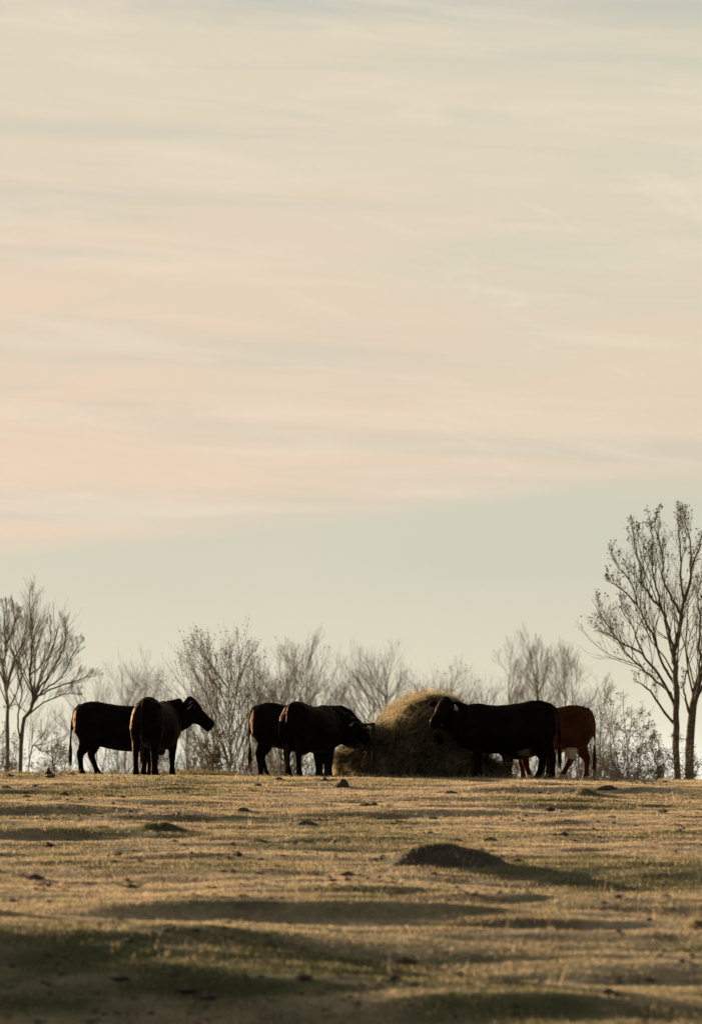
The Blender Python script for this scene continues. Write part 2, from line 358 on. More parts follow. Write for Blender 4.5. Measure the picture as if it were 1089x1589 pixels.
def make_cow(name, label, group, px, dist, rot, scale=1.0, length=1.0, poll=(1.25, 0, 1.42), hdir=(.62, 0, -.78), hooves=((0, 0), (0, 0), (0, 0), (0, 0)),
             mat=None, sink=0.0, girth=1.0, tagside=None, udder=False, tail=(0, 0), earfold=0.0, cat='cow'):
    mat = mat or m_black
    parts = []
    L = length
    tor = [(-.905, 1.10, .96, .05), (-.89, 1.19, .86, .12), (-.84, 1.285, .77, .20), (-.74, 1.365, .66, .258), (-.60, 1.405, .60, .285), (-.44, 1.402, .575, .295), (-.26, 1.365, .530, .322), (-.06, 1.330, .490, .352), (.14, 1.318, .475, .356), (.34, 1.335, .482, .330),
           (.50, 1.360, .495, .290), (.62, 1.352, .525, .258), (.74, 1.31, .57, .225), (.85, 1.24, .64, .18), (.93, 1.12, .75, .11)]
    st = []
    for x, zt, zb, hw in tor:
        c = np.array([x * L, 0, (zt + zb) / 2]); st.append((c, np.array([0, hw * girth, 0]), np.array([0, 0, (zt - zb) / 2]), .93))
    parts.append(loft(st, 28, .17))
    # hip points and shoulder blades
    for s in (-1, 1):
        parts.append(loft(tube_st([(-.66 * L, s * .12, 1.21), (-.57 * L, s * .155, 1.23), (-.47 * L, s * .185, 1.195), (-.36 * L, s * .22, 1.12)], [(.06, .06), (.09, .085), (.08, .07), (.04, .03)]), 12))
        parts.append(loft(tube_st([(.52 * L, s * .06, 1.27), (.56 * L, s * .15, 1.16), (.62 * L, s * .20, .98), (.60 * L, s * .19, .80), (.52 * L, s * .17, .66)], [(.07, .05), (.13, .075), (.16, .09), (.15, .10), (.10, .07)]), 14))
    # legs (front pair, hind pair)  order: front right, front left, hind right, hind left
    k = 0
    for s in (-1, 1):
        dx, dy = hooves[k]; k += 1
        P = [(.56, .15, .98, .15, .10), (.55, .165, .80, .14, .10), (.51, .17, .66, .105, .085), (.50, .165, .52, .078, .068), (.50, .16, .42, .060, .056), (.505, .16, .36, .060, .056), (.50, .16, .29, .044, .043), (.495, .16, .18, .041, .041), (.49, .16, .115, .052, .052), (.51, .16, .07, .052, .050), (.53, .16, .035, .066, .060), (.545, .16, -.01, .078, .066)]
        pts = []; rr = []
        for x, y, z, ra, rb in P:
            f = max(0, min(1, (.80 - z) / .80)); pts.append((x * L + dx * f, s * y + dy * f, z)); q_ = 1.13 if z < .55 else 1.0; rr.append((ra * q_, rb * q_))
        parts.append(loft(tube_st(pts, rr), 14))
    for s in (-1, 1):
        dx, dy = hooves[k]; k += 1
        P = [(-.62, .10, 1.15, .22, .11), (-.63, .13, .98, .25, .15), (-.625, .15, .84, .245, .150), (-.60, .16, .72, .20, .125), (-.635, .16, .60, .130, .090), (-.685, .16, .50, .084, .062), (-.725, .155, .43, .066, .050), (-.72, .155, .36, .052, .044), (-.705, .155, .26, .044, .040), (-.695, .155, .17, .044, .042), (-.685, .155, .115, .054, .052), (-.665, .155, .07, .054, .050), (-.645, .155, .035, .066, .060), (-.63, .155, -.01, .078, .066)]
        pts = []; rr = []
        for x, y, z, ra, rb in P:
            f = max(0, min(1, (.90 - z) / .90)); pts.append((x * L + dx * f ** .8, s * y + dy * f, z)); q_ = 1.13 if z < .55 else 1.0; rr.append((ra * q_, rb * q_))
        parts.append(loft(tube_st(pts, rr), 14))
    # neck
    poll = np.array(poll, float); poll[0] *= 1; h = unit(hdir)
    side = unit(np.cross([0, 0, 1.], h)); up = np.cross(h, side)
    base = np.array([.62 * L, 0, 1.06]); base2 = np.array([.80 * L, 0, 1.06]); occ = poll + h * .08 - up * .19 - np.array([0, 0, .03])
    mid = (base2 * .5 + occ * .5) + np.array([0, 0, -.015])
    path = catmull([base, base2, mid, occ], 8)
    va = np.array([.25, .285, .305, .31, .305, .295, .285, .27]); vb = np.array([.14, .165, .175, .17, .16, .15, .138, .125])
    st = []
    for i in range(8):
        t = path[min(i + 1, 7)] - path[max(i - 1, 0)]; t = unit(t)
        lat = unit(np.cross([0, 0, 1.], t)); u2 = np.cross(t, lat)
        st.append((path[i], lat * vb[i], u2 * va[i], .95))
    parts.append(loft(st, 20))
    # dewlap
    parts.append(loft([(path[i] - np.array([0, 0, va[i] * .88]), unit(np.cross([0, 0, 1.], unit(path[min(i + 1, 7)] - path[max(i - 1, 0)]))) * (.035), np.array([0, 0, .105 - .006 * i]), 1.0) for i in range(1, 8)], 12))
    # head: s, up-offset, half height, half width
    HS = 1.10
    hd = [(-.04, -.055, .055, .07), (0, -.060, .100, .105), (.05, -.085, .140, .125), (.12, -.122, .184, .136), (.20, -.130, .180, .124), (.28, -.118, .150, .104), (.37, -.100, .115, .087), (.45, -.092, .104, .088), (.52, -.096, .102, .096), (.565, -.102, .092, .088), (.59, -.106, .064, .066)]
    parts.append(loft([(poll + (h * s_ + up * u_) * HS, side * hw * HS, up * hh * HS, .9) for s_, u_, hh, hw in hd], 20))
    # poll tuft
    parts.append(loft([(poll + h * s_ + up * u_, side * hw, up * hh, 1) for s_, u_, hh, hw in [(-.05, 0, .02, .03), (-.02, .015, .05, .07), (.03, .02, .05, .075), (.08, .015, .03, .05)]], 12))
    ear_tips = []
    for s in (-1, 1):
        e0 = poll + h * .055 + side * s * .09 - up * .045
        ed = unit(side * s * 1.0 - h * .10 + np.array([0, 0, -.14]) + up * .05 - h * earfold)
        fl = unit(np.cross(ed, h)); fw = np.cross(fl, ed)
        parts.append(loft([(e0 + ed * q, fl * a_, fw * b_, 1) for q, a_, b_ in [(-.02, .030, .028), (.05, .056, .026), (.12, .074, .020), (.19, .060, .018), (.24, .032, .015), (.26, .010, .01)]], 12))
        ear_tips.append((e0 + ed * .10, ed, fl, fw))
    # tail
    tx, ty = tail
    tp = catmull([(-.76 * L, 0, 1.335), (-.86 * L, 0, 1.25), (-.905 * L, 0, 1.12), (-.925 * L + tx * .3, ty * .3, .95), (-.935 * L + tx * .7, ty * .8, .72), (-.935 * L + tx, ty, .50)], 12)
    parts.append(loft(tube_st(tp, [(r_, r_) for r_ in np.linspace(.036, .015, 12)]), 8))
    if udder:
        parts.append(loft([((-.34 * L, 0, z), np.array([r_ * 1.2, 0, 0]), np.array([0, r_, 0]), 1) for z, r_ in [(.66, .06), (.60, .12), (.53, .13), (.47, .115), (.44, .07)]], 14))
    # join, remesh into one skin
    Vs, Fs, Ts, off = [], [], [], 0
    for V, q, t in parts:
        Vs.append(V); Fs.append(q + off); Ts.append(t + off); off += len(V)
    tmp = mesh_np(name, np.concatenate(Vs) * scale, [np.concatenate(Fs), np.concatenate(Ts)])
    ob = link('temporary', tmp)
    rm = ob.modifiers.new('r', 'REMESH'); rm.mode = 'VOXEL'; rm.voxel_size = .0155
    sm = ob.modifiers.new('s', 'SMOOTH'); sm.factor = .5; sm.iterations = 7
    dg = bpy.context.evaluated_depsgraph_get()
    me = bpy.data.meshes.new_from_object(ob.evaluated_get(dg)); me.name = name
    bpy.data.objects.remove(ob); bpy.data.meshes.remove(tmp)
    n = len(me.vertices); co = np.empty(n * 3, np.float32); me.vertices.foreach_get('co', co); co = co.reshape(-1, 3)
    nr = np.empty(n * 3, np.float32); me.vertices.foreach_get('normal', nr); nr = nr.reshape(-1, 3)
    amp = np.clip((co[:, 2] - .45) / .4, 0.12, 1)
    seed = int(px)
    d = .011 * noise3(co + seed, 5.5, seed) * amp + .005 * noise3(co + seed, 16, seed + 3) * amp
    co = co + nr * d[:, None]; me.vertices.foreach_set('co', co.ravel())
    me.materials.clear(); me.materials.append(mat); me.polygons.foreach_set('use_smooth', np.full(len(me.polygons), True)); me.update()
    x, y = wx(px, dist), dist
    root = bpy.data.objects.new(name, None); C.objects.link(root); root.empty_display_size = .3
    root.location = (x, y, gz(x, y) - sink); root.rotation_euler = (0, 0, R(rot))
    tag(root, label, cat, group)
    link('body', me, root)
    # tail switch
    sw = []; sr = []; rr = random.Random(seed)
    e = tp[-1]
    for i in range(150):
        a = rr.uniform(0, 6.28); r0 = rr.uniform(0, .016); f = rr.uniform(.16, .34); spread = rr.uniform(0, .026)
        p0 = e + np.array([math.cos(a) * r0, math.sin(a) * r0, rr.uniform(-.02, .16)])
        pts = [p0, p0 + np.array([math.cos(a) * spread * .7, math.sin(a) * spread * .7, -f * .35]), p0 + np.array([math.cos(a) * spread, math.sin(a) * spread, -f * .7]), p0 + np.array([math.cos(a) * spread * .5, math.sin(a) * spread * .5, -f])]
        sw.append(np.array(pts) * scale); sr.append(np.array([.004, .005, .004, .001]))
    V, F, _ = tubes(sw, sr, 3); link('tail_switch', mesh_np('tail_switch', V, F, m_tail, True), root)
    # hooves, eyes
    k = 0
    for i in range(4):
        dx, dy = hooves[i]; s = (-1, 1)[i % 2]
        hx = (.545 if i < 2 else -.63) * L + dx; hy = s * (.16 if i < 2 else .155) + dy
        st = [((hx - .005, hy, z), np.array([ra, 0, 0]), np.array([0, ra * .82, 0]), .9) for z, ra in [(-.015, .088), (.02, .084), (.055, .070)]]
        V, q, t = loft(st, 16); link('hoof', mesh_np('hoof', V * scale, [q, t], m_hoof, True), root)
    for s in (-1, 1):
        p = poll + h * .15 + side * s * .134 - up * .05
        V, q, t = loft([(p + up * .024 * math.cos(a), side * .024 * math.sin(a), h * .024 * math.sin(a), 1) for a in np.linspace(.05, 3.09, 8)], 12)
        link('eye', mesh_np('eye', V * scale, [q, t], m_eye, True), root)
    if tagside is not None:
        for s in ([tagside] if tagside in (-1, 1) else [-1, 1]):
            p, ed, fl, fw = ear_tips[0 if s < 0 else 1]
            n_ = unit(h); dn = np.array([0, 0, -1.]); dn = unit(dn - n_ * np.dot(dn, n_)); rt = np.cross(n_, dn)
            c = p + n_ * .032
            out = [(-.014, -.01), (.014, -.01), (.020, .025), (.036, .045), (.036, .115), (-.036, .115), (-.036, .045), (-.020, .025)]
            V = [c + rt * u + dn * v for u, v in out] + [c + rt * u + dn * v + n_ * .006 for u, v in out]
            m8 = 8; Fq = np.array([[i, (i + 1) % m8, m8 + (i + 1) % m8, m8 + i] for i in range(m8)])
            F8 = np.array([list(range(8))[::-1], list(range(8, 16))])
            link('ear_tag', mesh_np('ear_tag', np.array(V) * scale, [Fq, F8], m_tag), root)
    return root

GB = 'black cows standing round the hay'
make_cow('cow', 'black cow in full side view at far left, head hidden behind its neighbour', GB, 190, 76.8, 0, 1.085, .99, poll=(.80, .50, 1.02), hdir=(-.30, .60, -.74),
         hooves=((-.10, 0), (.02, 0), (-.06, 0), (.24, 0)), tail=(-.02, 0))
make_cow('cow', 'black cow seen from behind with raised head turned right, rim lit flank', GB, 243, 74.9, 77, 1.10, .97, poll=(1.0, -.33, 1.40), hdir=(.26, -.68, -.66),
         hooves=((0, 0), (.05, 0), (.0, .0), (-.02, .02)), girth=1.0, tagside=-1)
make_cow('cow', 'black cow half hidden behind the eating cow, its rump and tail left of it', GB, 461, 75.9, 5, 1.065, .97, poll=(1.24, .1, .98), hdir=(.55, .1, -.82),
         hooves=((-.08, 0), (.10, 0), (-.02, 0), (.10, 0)), tail=(.03, -.03))
make_cow('cow', 'black cow stretching its neck right to eat from the left side of the hay heap', GB, 482, 74.3, 60, 1.065, .90, poll=(1.08, -.12, 1.17), hdir=(.62, -.34, -.50),
         hooves=((-.05, 0), (.12, 0), (-.05, 0), (.12, 0)), girth=1.05, tagside=-1, udder=True)
make_cow('cow', 'large black cow right of the hay bale, head turned to camera, white ear tag', GB, 785, 75.0, 181, 1.12, .99, poll=(1.05, .12, 1.41), hdir=(.40, .72, -.54),
         hooves=((-.03, .02), (.03, 0), (.12, 0), (-.12, 0)), tagside=1, girth=1.03)
make_cow('cow', 'red brown cow with white belly, its rump showing behind the large black cow', 'red and white cattle', 847, 77.9, 178, 1.115, .95, poll=(1.15, 0, 1.0), hdir=(.6, 0, -.8),
         hooves=((-.05, 0), (-.18, 0), (-.07, 0), (.42, 0)), mat=m_red, tail=(.02, 0))
make_cow('calf', 'red and white young cow showing only legs and belly under the large black cow', 'red and white cattle', 812, 76.4, 163, .90, .72, poll=(.9, 0, 1.25), hdir=(.7, 0, -.7),
         hooves=((0, 0), (.05, 0), (.0, 0), (.05, 0)), mat=m_dun, cat='calf')

# ---------------------------------------------------------------- hay
def strands(P0, D, Lh, width, droop, tone, mat, name, parent=None, seg=3, curl=.25, clump=1, seed=1, bendv=None):
    """thin curved ribbons: start P0, direction D, length Lh"""
    g = np.random.default_rng(seed)
    if clump > 1:                              # wisps of stalks that lie together
        k_ = clump; off = g.normal(size=(len(P0) * k_, 3)) * .018; P0 = np.repeat(P0, k_, 0) + off; D = np.repeat(D, k_, 0); D = D / (np.linalg.norm(D, axis=1, keepdims=True) + 1e-9) + g.normal(size=D.shape) * .13
        Lh = np.repeat(Lh, k_) * g.uniform(.6, 1.2, len(P0)); width = np.repeat(width, k_); droop = np.repeat(droop, k_); tone = np.clip(np.repeat(tone, k_) + g.normal(size=len(P0)) * .1, 0, 1)
    n = len(P0)
    D = D / (np.linalg.norm(D, axis=1, keepdims=True) + 1e-9)
    rnd = g.normal(size=(n, 3)); side = np.cross(D, rnd); side /= np.linalg.norm(side, axis=1, keepdims=True) + 1e-9
    bend = np.cross(D, side) * (g.normal(size=(n, 1)) * curl)
    if bendv is not None: bend = bend * .5 + np.repeat(bendv, clump, 0) * (Lh[:, None] * .5)
    t = np.linspace(0, 1, seg + 1)
    C0 = P0[:, None] + D[:, None] * (Lh[:, None] * t[None])[..., None] + bend[:, None] * (Lh[:, None] * (t[None] ** 2))[..., None]
    C0[..., 2] -= droop[:, None] * Lh[:, None] * t[None] ** 2
    wd = width[:, None] * np.linspace(1, .35, seg + 1)[None]
    A = C0 + side[:, None] * wd[..., None] * .5; B = C0 - side[:, None] * wd[..., None] * .5
    V = np.stack([A, B], 2).reshape(-1, 3)
    k = 2 * (seg + 1); b0 = np.arange(n)[:, None] * k + np.arange(seg)[None] * 2
    F = np.stack([b0, b0 + 1, b0 + 3, b0 + 2], -1).reshape(-1, 4)
    me = mesh_np(name, V, [F], mat, False, {'tone': np.repeat(tone, k)})
    return link(name, me, parent)

def lumpy(name, f, nu, nv, mat, parent, attrs=None):
    u, v = np.meshgrid(np.linspace(0, 1, nu), np.linspace(0, 1, nv)); P = f(u.ravel(), v.ravel())
    i = (np.arange(nv - 1)[:, None] * nu + np.arange(nu - 1)[None]).ravel()
    F = np.stack([i, i + 1, i + nu + 1, i + nu], 1)
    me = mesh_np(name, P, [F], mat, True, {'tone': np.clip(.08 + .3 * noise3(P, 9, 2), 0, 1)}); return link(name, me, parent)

YB = 76.6
bx, bz = wx(664, YB), 0.78                       # bale axis
zb0 = gz(bx, YB)
bale = bpy.data.objects.new('hay_bale', None); C.objects.link(bale); bale.location = (bx, YB, zb0)
tag(bale, 'big round hay bale seen end-on with dark hollow centre, sunlit top edge', 'hay bale')
RB, HL = .85, .72; YAW = R(12)
ca, sa = math.cos(YAW), math.sin(YAW)
def bale_pt(a, r, yy):                           # local: a angle, r radius, yy along axis (-HL front)
    x = np.cos(a) * r; z = np.sin(a) * r * .97 + bz
    return np.stack([x * ca - yy * sa, x * sa + yy * ca, z], 1)
def bale_f(u, v):
    a = u * 2 * math.pi; s = v * 3 - 1
    lump = .13 * (vnoise(np.cos(a) * 2.5 + 9, np.sin(a) * 2.5 + v * 5, 3)) + .03 * vnoise(np.cos(a) * 7 + 9, np.sin(a) * 7 + v * 11, 4)
    side = np.clip(s, -1, 1)
    r = np.where(v < .3, RB * (v / .3), np.where(v > .7, RB * (1 - v) / .3, RB)); r = r * (1 + lump)
    yy = np.where(v < .3, -HL - .05 * (1 - (v / .3) ** 2) + .055 * np.sin(v / .3 * 32), np.where(v > .7, HL, -HL + (v - .3) / .4 * 2 * HL))
    yy = yy + np.where(v < .05, (1 - v / .05) * .35, 0)          # hollow centre
    edge = np.exp(-((v - .3) / .03) ** 2); r = r - edge * .03
    return bale_pt(a, r, yy)
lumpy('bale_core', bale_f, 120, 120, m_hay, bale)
g = np.random.default_rng(3)
# end face: stalks wound round the spiral
n = 4200; a = g.uniform(0, 6.283, n); rr_ = np.sqrt(g.uniform(.035, 1, n)) * RB * .98
P0 = bale_pt(a, rr_, -HL - .05 * (1 - (rr_ / RB) ** 2) + .02 * np.sin(rr_ / RB * 22) - g.uniform(-.03, .10, n))
sg = np.where(g.uniform(size=n) < .5, 1, -1)
dl = np.stack([-np.sin(a) * sg, -.28 + .22 * g.normal(size=n), np.cos(a) * sg], 1) + .16 * g.normal(size=(n, 3))
D = np.stack([dl[:, 0] * ca - dl[:, 1] * sa, dl[:, 0] * sa + dl[:, 1] * ca, dl[:, 2]], 1)
strands(P0, D, g.uniform(.18, .70, n), np.where(g.uniform(size=n) < .15, .016, .008) * g.uniform(.6, 1.2, n), g.uniform(0, .22, n), np.clip(g.uniform(0, 1, n) ** 1.1 * 1.0 + .6 * np.sin(rr_ * 38), 0, 1), m_hay, 'end_stalks', bale, 6, .3, clump=6, seed=4,
        bendv=-np.stack([np.cos(a) * ca, np.cos(a) * sa, np.sin(a)], 1) / np.maximum(rr_, .18)[:, None])
# curved side
n = 9000; a = g.uniform(-.3, 3.44, n); yy = g.uniform(-HL * 1.02, HL, n)
P0 = bale_pt(a, np.full(n, RB) + g.uniform(-.03, .05, n), yy)
sg = np.where(g.uniform(size=n) < .5, 1, -1)
rad = np.stack([np.cos(a), np.zeros(n), np.sin(a)], 1)
dl = np.stack([-np.sin(a) * sg, .5 * g.normal(size=n), np.cos(a) * sg], 1) + rad * g.uniform(-.1, .8, (n, 1)) + .2 * g.normal(size=(n, 3))
D = np.stack([dl[:, 0] * ca - dl[:, 1] * sa, dl[:, 0] * sa + dl[:, 1] * ca, dl[:, 2]], 1)
strands(P0, D, g.uniform(.10, .38, n), g.uniform(.004, .008, n), g.uniform(0, .5, n), g.uniform(.35, 1, n), m_hay, 'side_stalks', bale, 3, .35, clump=4, seed=5)

# torn heap round the bale: a profile over photo columns 528..772
hx_ = np.array([-1.95, -1.86, -1.70, -1.45, -1.15, -.85, -.55, -.2, .3, .8, 1.15, 1.38, 1.5])
hz_ = np.array([.0, .40, .62, .80, .98, 1.10, 1.02, .74, .62, .60, .50, .26, .0])
hd_ = np.array([.30, .42, .55, .66, .74, .80, .98, 1.10, 1.15, 1.08, .9, .6, .3])       # half depth
heap = bpy.data.objects.new('hay_heap', None); C.objects.link(heap); heap.location = (bx, YB - .15, zb0 - .03)
tag(heap, 'loose heap of torn hay slumped round the foot of the round bale', 'hay')
def heap_surf(x, t):
    """t in 0..pi : from front foot over the top to back foot"""
    H = np.interp(x, hx_, hz_); Dp = np.interp(x, hx_, hd_)
    ln = .07 * fbm(x * 2.2, t * 1.6, 3, 61) * 2
    ct, st_ = np.cos(t), np.sin(t)
    yoff = np.interp(x, [-1.9, -.9], [.30, 0])
    y = -Dp * np.sign(ct) * np.abs(ct) ** .55 * (1 + ln); z = H * np.abs(st_) ** .62 * (1 + ln)
    # undercut foot and shelf half way up
    y = y * (1 - .16 * np.exp(-((z - .05) / .16) ** 2)) + .10 * np.exp(-((z - .44) / .07) ** 2) * np.sign(-y) * -1 + yoff
    z = np.maximum(z, np.interp(x, [-1.52, -1.36], [.50, 0]))          # the left end overhangs
    return np.stack([x, y, z], 1)
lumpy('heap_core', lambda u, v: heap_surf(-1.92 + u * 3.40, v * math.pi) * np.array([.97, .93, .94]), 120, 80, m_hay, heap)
n = 13000; x = g.uniform(-1.95, 1.48, n); t = np.where(g.uniform(size=n) < .75, g.uniform(0.02, 1.7, n), g.uniform(1.7, 3.1, n))
P0 = heap_surf(x, t); nrm = P0 - np.array([0, 0, .3]) ; nrm[:, 0] *= .35; nrm /= np.linalg.norm(nrm, axis=1, keepdims=True)
flow = np.stack([vnoise(x * 1.6, t * 2, 7) * 2.4 + .5 * g.normal(size=n), .3 * g.normal(size=n), vnoise(x * 2, t * 2 + 5, 8) * 1.6 - .25 + .4 * g.normal(size=n)], 1)
D = flow + nrm * g.uniform(-.1, .55, (n, 1))
tone = np.clip(.95 * g.uniform(size=n) ** 1.25 + .5 * vnoise(x * 3, t * 4, 12), 0, 1)
P0 -= nrm * g.uniform(0, .05, (n, 1))
endx = np.where(x < -1.38, .45, 1.0)
strands(P0, D, g.uniform(.12, .50, n) * endx, np.where(g.uniform(size=n) < .12, .016, .008) * g.uniform(.6, 1.2, n), g.uniform(.1, .9, n) * endx ** 2, tone, m_hay, 'loose_stalks', heap, 4, .4, clump=6, seed=6)
# ragged drape at the left foot; bright tones paint the low sun shining through
n = 12000; x = g.uniform(-1.86, -1.28, n); P0 = np.stack([x, g.uniform(-.15, .35, n), g.uniform(0.0, .55, n) * np.interp(x, [-1.98, -1.6], [.75, 1])], 1)
strands(P0, g.normal(size=(n, 3)) * np.array([.8, .6, .9]) + np.array([-.1, 0, -.4]), g.uniform(.06, .2, n), g.uniform(.006, .013, n), g.uniform(.1, .8, n), g.uniform(.7, 1, n), m_hay, 'ragged_edge', heap, 3, .4, seed=8)

# ring feeder round the bale, mostly buried: rails and uprights
fd = bpy.data.objects.new('hay_feeder', None); C.objects.link(fd); fd.location = (bx, YB - .1, zb0)
tag(fd, 'rusty steel ring feeder, one upright and top rail showing left of the bale', 'hay feeder')
RF = 1.603
a0 = math.atan2(-1.05 / .9, -1.10)
def rail(z, r, a1, a2, n=40):
    aa = np.linspace(a1, a2, n); return np.stack([np.cos(aa) * RF, np.sin(aa) * RF * .9, np.full(n, z)], 1)
for z in (1.10, .62, .12):
    p = rail(z, 0, a0, a0 - (1.5 if z > 1 else 2.6), 60); V, F, _ = tubes([p], [np.full(60, .022)], 8); link('rail', mesh_np('rail', V, F, m_metal, True), fd)
for i, a in enumerate([a0] + [a0 - .95 * k for k in range(1, 6)]):
    x_, y_ = math.cos(a) * RF, math.sin(a) * RF * .9
    top = 1.13 if i < 2 else .66
    p = np.array([(x_, y_, -.05), (x_, y_, .4), (x_ + .005, y_, .8 if i < 2 else .5), (x_, y_, top)]); V, F, _ = tubes([p], [np.full(4, .034)], 8)
    q = np.array([list(range(24, 32))]); link('upright', mesh_np('upright', V, F + [q], m_metal, True), fd)

# hay litter trodden on the crest
def litter(px0, px1, d0, d1, n, hmax, seed):
    gg = np.random.default_rng(seed); d = gg.uniform(d0, d1, n); x = (gg.uniform(px0, px1, n) - 544.5) / FPX * d
    cl = np.clip(fbm(x / .8, d / .5, 3, 91) * 2 + .5, 0.02, 1); keep = gg.uniform(size=n) < cl; x, d, cl = x[keep], d[keep], cl[keep]; m = len(x)
    P0 = np.stack([x, d, ground_z(x, d) + gg.uniform(0, 1, m) * hmax * cl], 1)
    return P0, gg.normal(size=(m, 3)) * np.array([1, .8, .35]), gg.uniform(.05, .18, m), gg.uniform(.004, .010, m), gg.uniform(0, .3, m), gg.uniform(.0, .8, m)
A = [litter(95, 375, 76.5, 79.5, 30000, .17, 21), litter(365, 640, 70, 76.5, 9000, .05, 22), litter(600, 980, 70, 75.5, 9000, .04, 23), litter(0, 120, 72, 77, 6000, .09, 24)]
A = [np.concatenate([q[i] for q in A]) for i in range(6)]
tag(strands(*A, m_hay, 'hay_litter', None, 2, .3, seed=9), 'brown trampled hay litter strewn along the crest under the cattle', 'hay litter', kind='stuff')

# ---------------------------------------------------------------- earth mounds and clods
def lump(name, label, px, row, w_, h_, d_, seed, cat, group=None, mat=None, sink=.25, drag=0.0, nn=64):
    x, y = px2ground(px, row); zg = gz(x, y)
    u, v = np.meshgrid(np.linspace(0, 2 * math.pi, nn, endpoint=False), np.linspace(0, 1, nn // 2)); u = u.ravel(); v = v.ravel()
    prof_ = ((.25 * np.cos(v * math.pi * .5) + .75 * np.cos(v * math.pi * .5) ** 3.2) if drag else np.cos(v * math.pi / 2) ** .7)
    X_ = np.cos(u) * v * w_ / 2; Y_ = np.sin(u) * v * d_ / 2
    X_ = X_ * (1 + drag * np.cos(u) * .6)
    nz = 1 + .55 * fbm(X_ / w_ * 4 + seed, Y_ / d_ * 4, 4, seed); rim = .12 * fbm(np.cos(u) * 2 + seed, np.sin(u) * 2, 3, seed + 5)
    X_ *= 1 + rim; Y_ *= 1 + rim
    Z_ = (h_ * (1 + sink)) * prof_ * nz - h_ * sink
    gzz = ground_z(X_ + x, Y_ + y) - zg if w_ > .5 else 0
    P = np.stack([X_, Y_, Z_ + gzz], 1); k = nn; m = nn // 2
    i = np.arange(k); F = np.concatenate([np.stack([r * k + i, r * k + (i + 1) % k, (r + 1) * k + (i + 1) % k, (r + 1) * k + i], 1) for r in range(m - 1)])
    ob = link(name, mesh_np(name, P, [F[:, ::-1]], mat or m_soil, True), None, (x, y, zg)); tag(ob, label, cat, group); return ob, (x, y, zg, X_, Y_, P)
MOUNDS = []
for i, (px, row, w_, h_, d_, lab, drag) in enumerate([
        (682, 1350, 2.3, .30, 1.6, 'largest earth mound, broad dark turf covered hump in the middle of the pasture', .25),
        (155, 1291, .60, .085, .7, 'low dark ragged earth mound at the left, nearer the clods', .2),
        (240, 1296, 1.1, .10, .9, 'wide low greenish mound trailing to the right of the ragged one', .4),
        (905, 1228, .80, .09, 1.2, 'dark green low mound just below the red cow', .2),
        (8, 1227, .45, .07, .6, 'small dark mound cut by the left picture edge', .1),
        (1082, 1436, .34, .10, .4, 'dark soil mound at the right picture edge', .1)]):
    ob, inf = lump('earth_mound', lab, px, row, w_, h_, d_, 30 + i, 'mound', 'earth mounds in the pasture', drag=drag); MOUNDS.append((inf, i))
clods = [(531, 1221, .30, .11, 'pointed dark clod in the grass in front of the black pair'), (503, 1212, .24, .06, 'flat dark clod close behind the pointed one'), (378, 1261, .24, .055, 'lone small clod between the left cows and the pair, farther down the slope'),
         (476, 1282, .36, .065, 'flat oblong dark clod halfway down to the big mound'), (700, 1232, .30, .06, 'flat clod on bright turf below the hay'), (581, 1254, .16, .04, 'tiny clod on the bright turf left of centre'),
         (76, 1202, .20, .10, 'rounded dark clod on the crest left of the long cow'), (290, 1211, .24, .035, 'thin flat clod below the cow seen from behind'), (940, 1222, .40, .05, 'long flat clod below the red cow rump'),
         (945, 1556, .22, .05, 'blurred dark clod near the bottom right corner'), (615, 1392, .26, .035, 'flat clod in front of the big mound'), (865, 1296, .26, .03, 'low clod on the right of the big mound'), (400, 1307, .28, .035, 'low clod left of the big mound')]
for i, (px, row, w_, h_, lab) in enumerate(clods):
    lump('dirt_clod', lab, px, row, w_, h_, w_ * .7, 60 + i, 'dirt clod', 'dirt clods on the turf', nn=28)
# dung and crumbs too many to count
n = 6500; gg = np.random.default_rng(77); d = 26 + 50 * gg.uniform(size=n) ** .8; x = (gg.uniform(-80, 1170, n) - 544.5) / FPX * d
keep = gg.uniform(size=n) < np.clip(fbm(x / 1.5, d / 1.5, 3, 14) * 2.2 + .25, .02, 1); x, d = x[keep], d[keep]; n = len(x)
sz = gg.uniform(.008, .034, n) * (1 + 1.2 * (gg.uniform(size=n) > .93)); oc = np.array([[1, 0, 0], [-1, 0, 0], [0, 1, 0], [0, -1, 0], [0, 0, 1], [0, 0, -1.]])
V = (np.stack([x, d, ground_z(x, d) + sz * .3], 1)[:, None] + oc[None] * gg.uniform(.6, 1.3, (n, 6, 1)) * sz[:, None, None] * np.array([1.4, 1.1, .6])).reshape(-1, 3)
tf = np.array([[0, 2, 4], [2, 1, 4], [1, 3, 4], [3, 0, 4], [2, 0, 5], [1, 2, 5], [3, 1, 5], [0, 3, 5]])
tag(link('soil_crumbs', mesh_np('soil_crumbs', V, [(np.arange(n)[:, None, None] * 6 + tf[None]).reshape(-1, 3)], m_soil, False)), 'dark crumbs of soil and dung scattered through the turf', 'soil crumbs', kind='stuff')

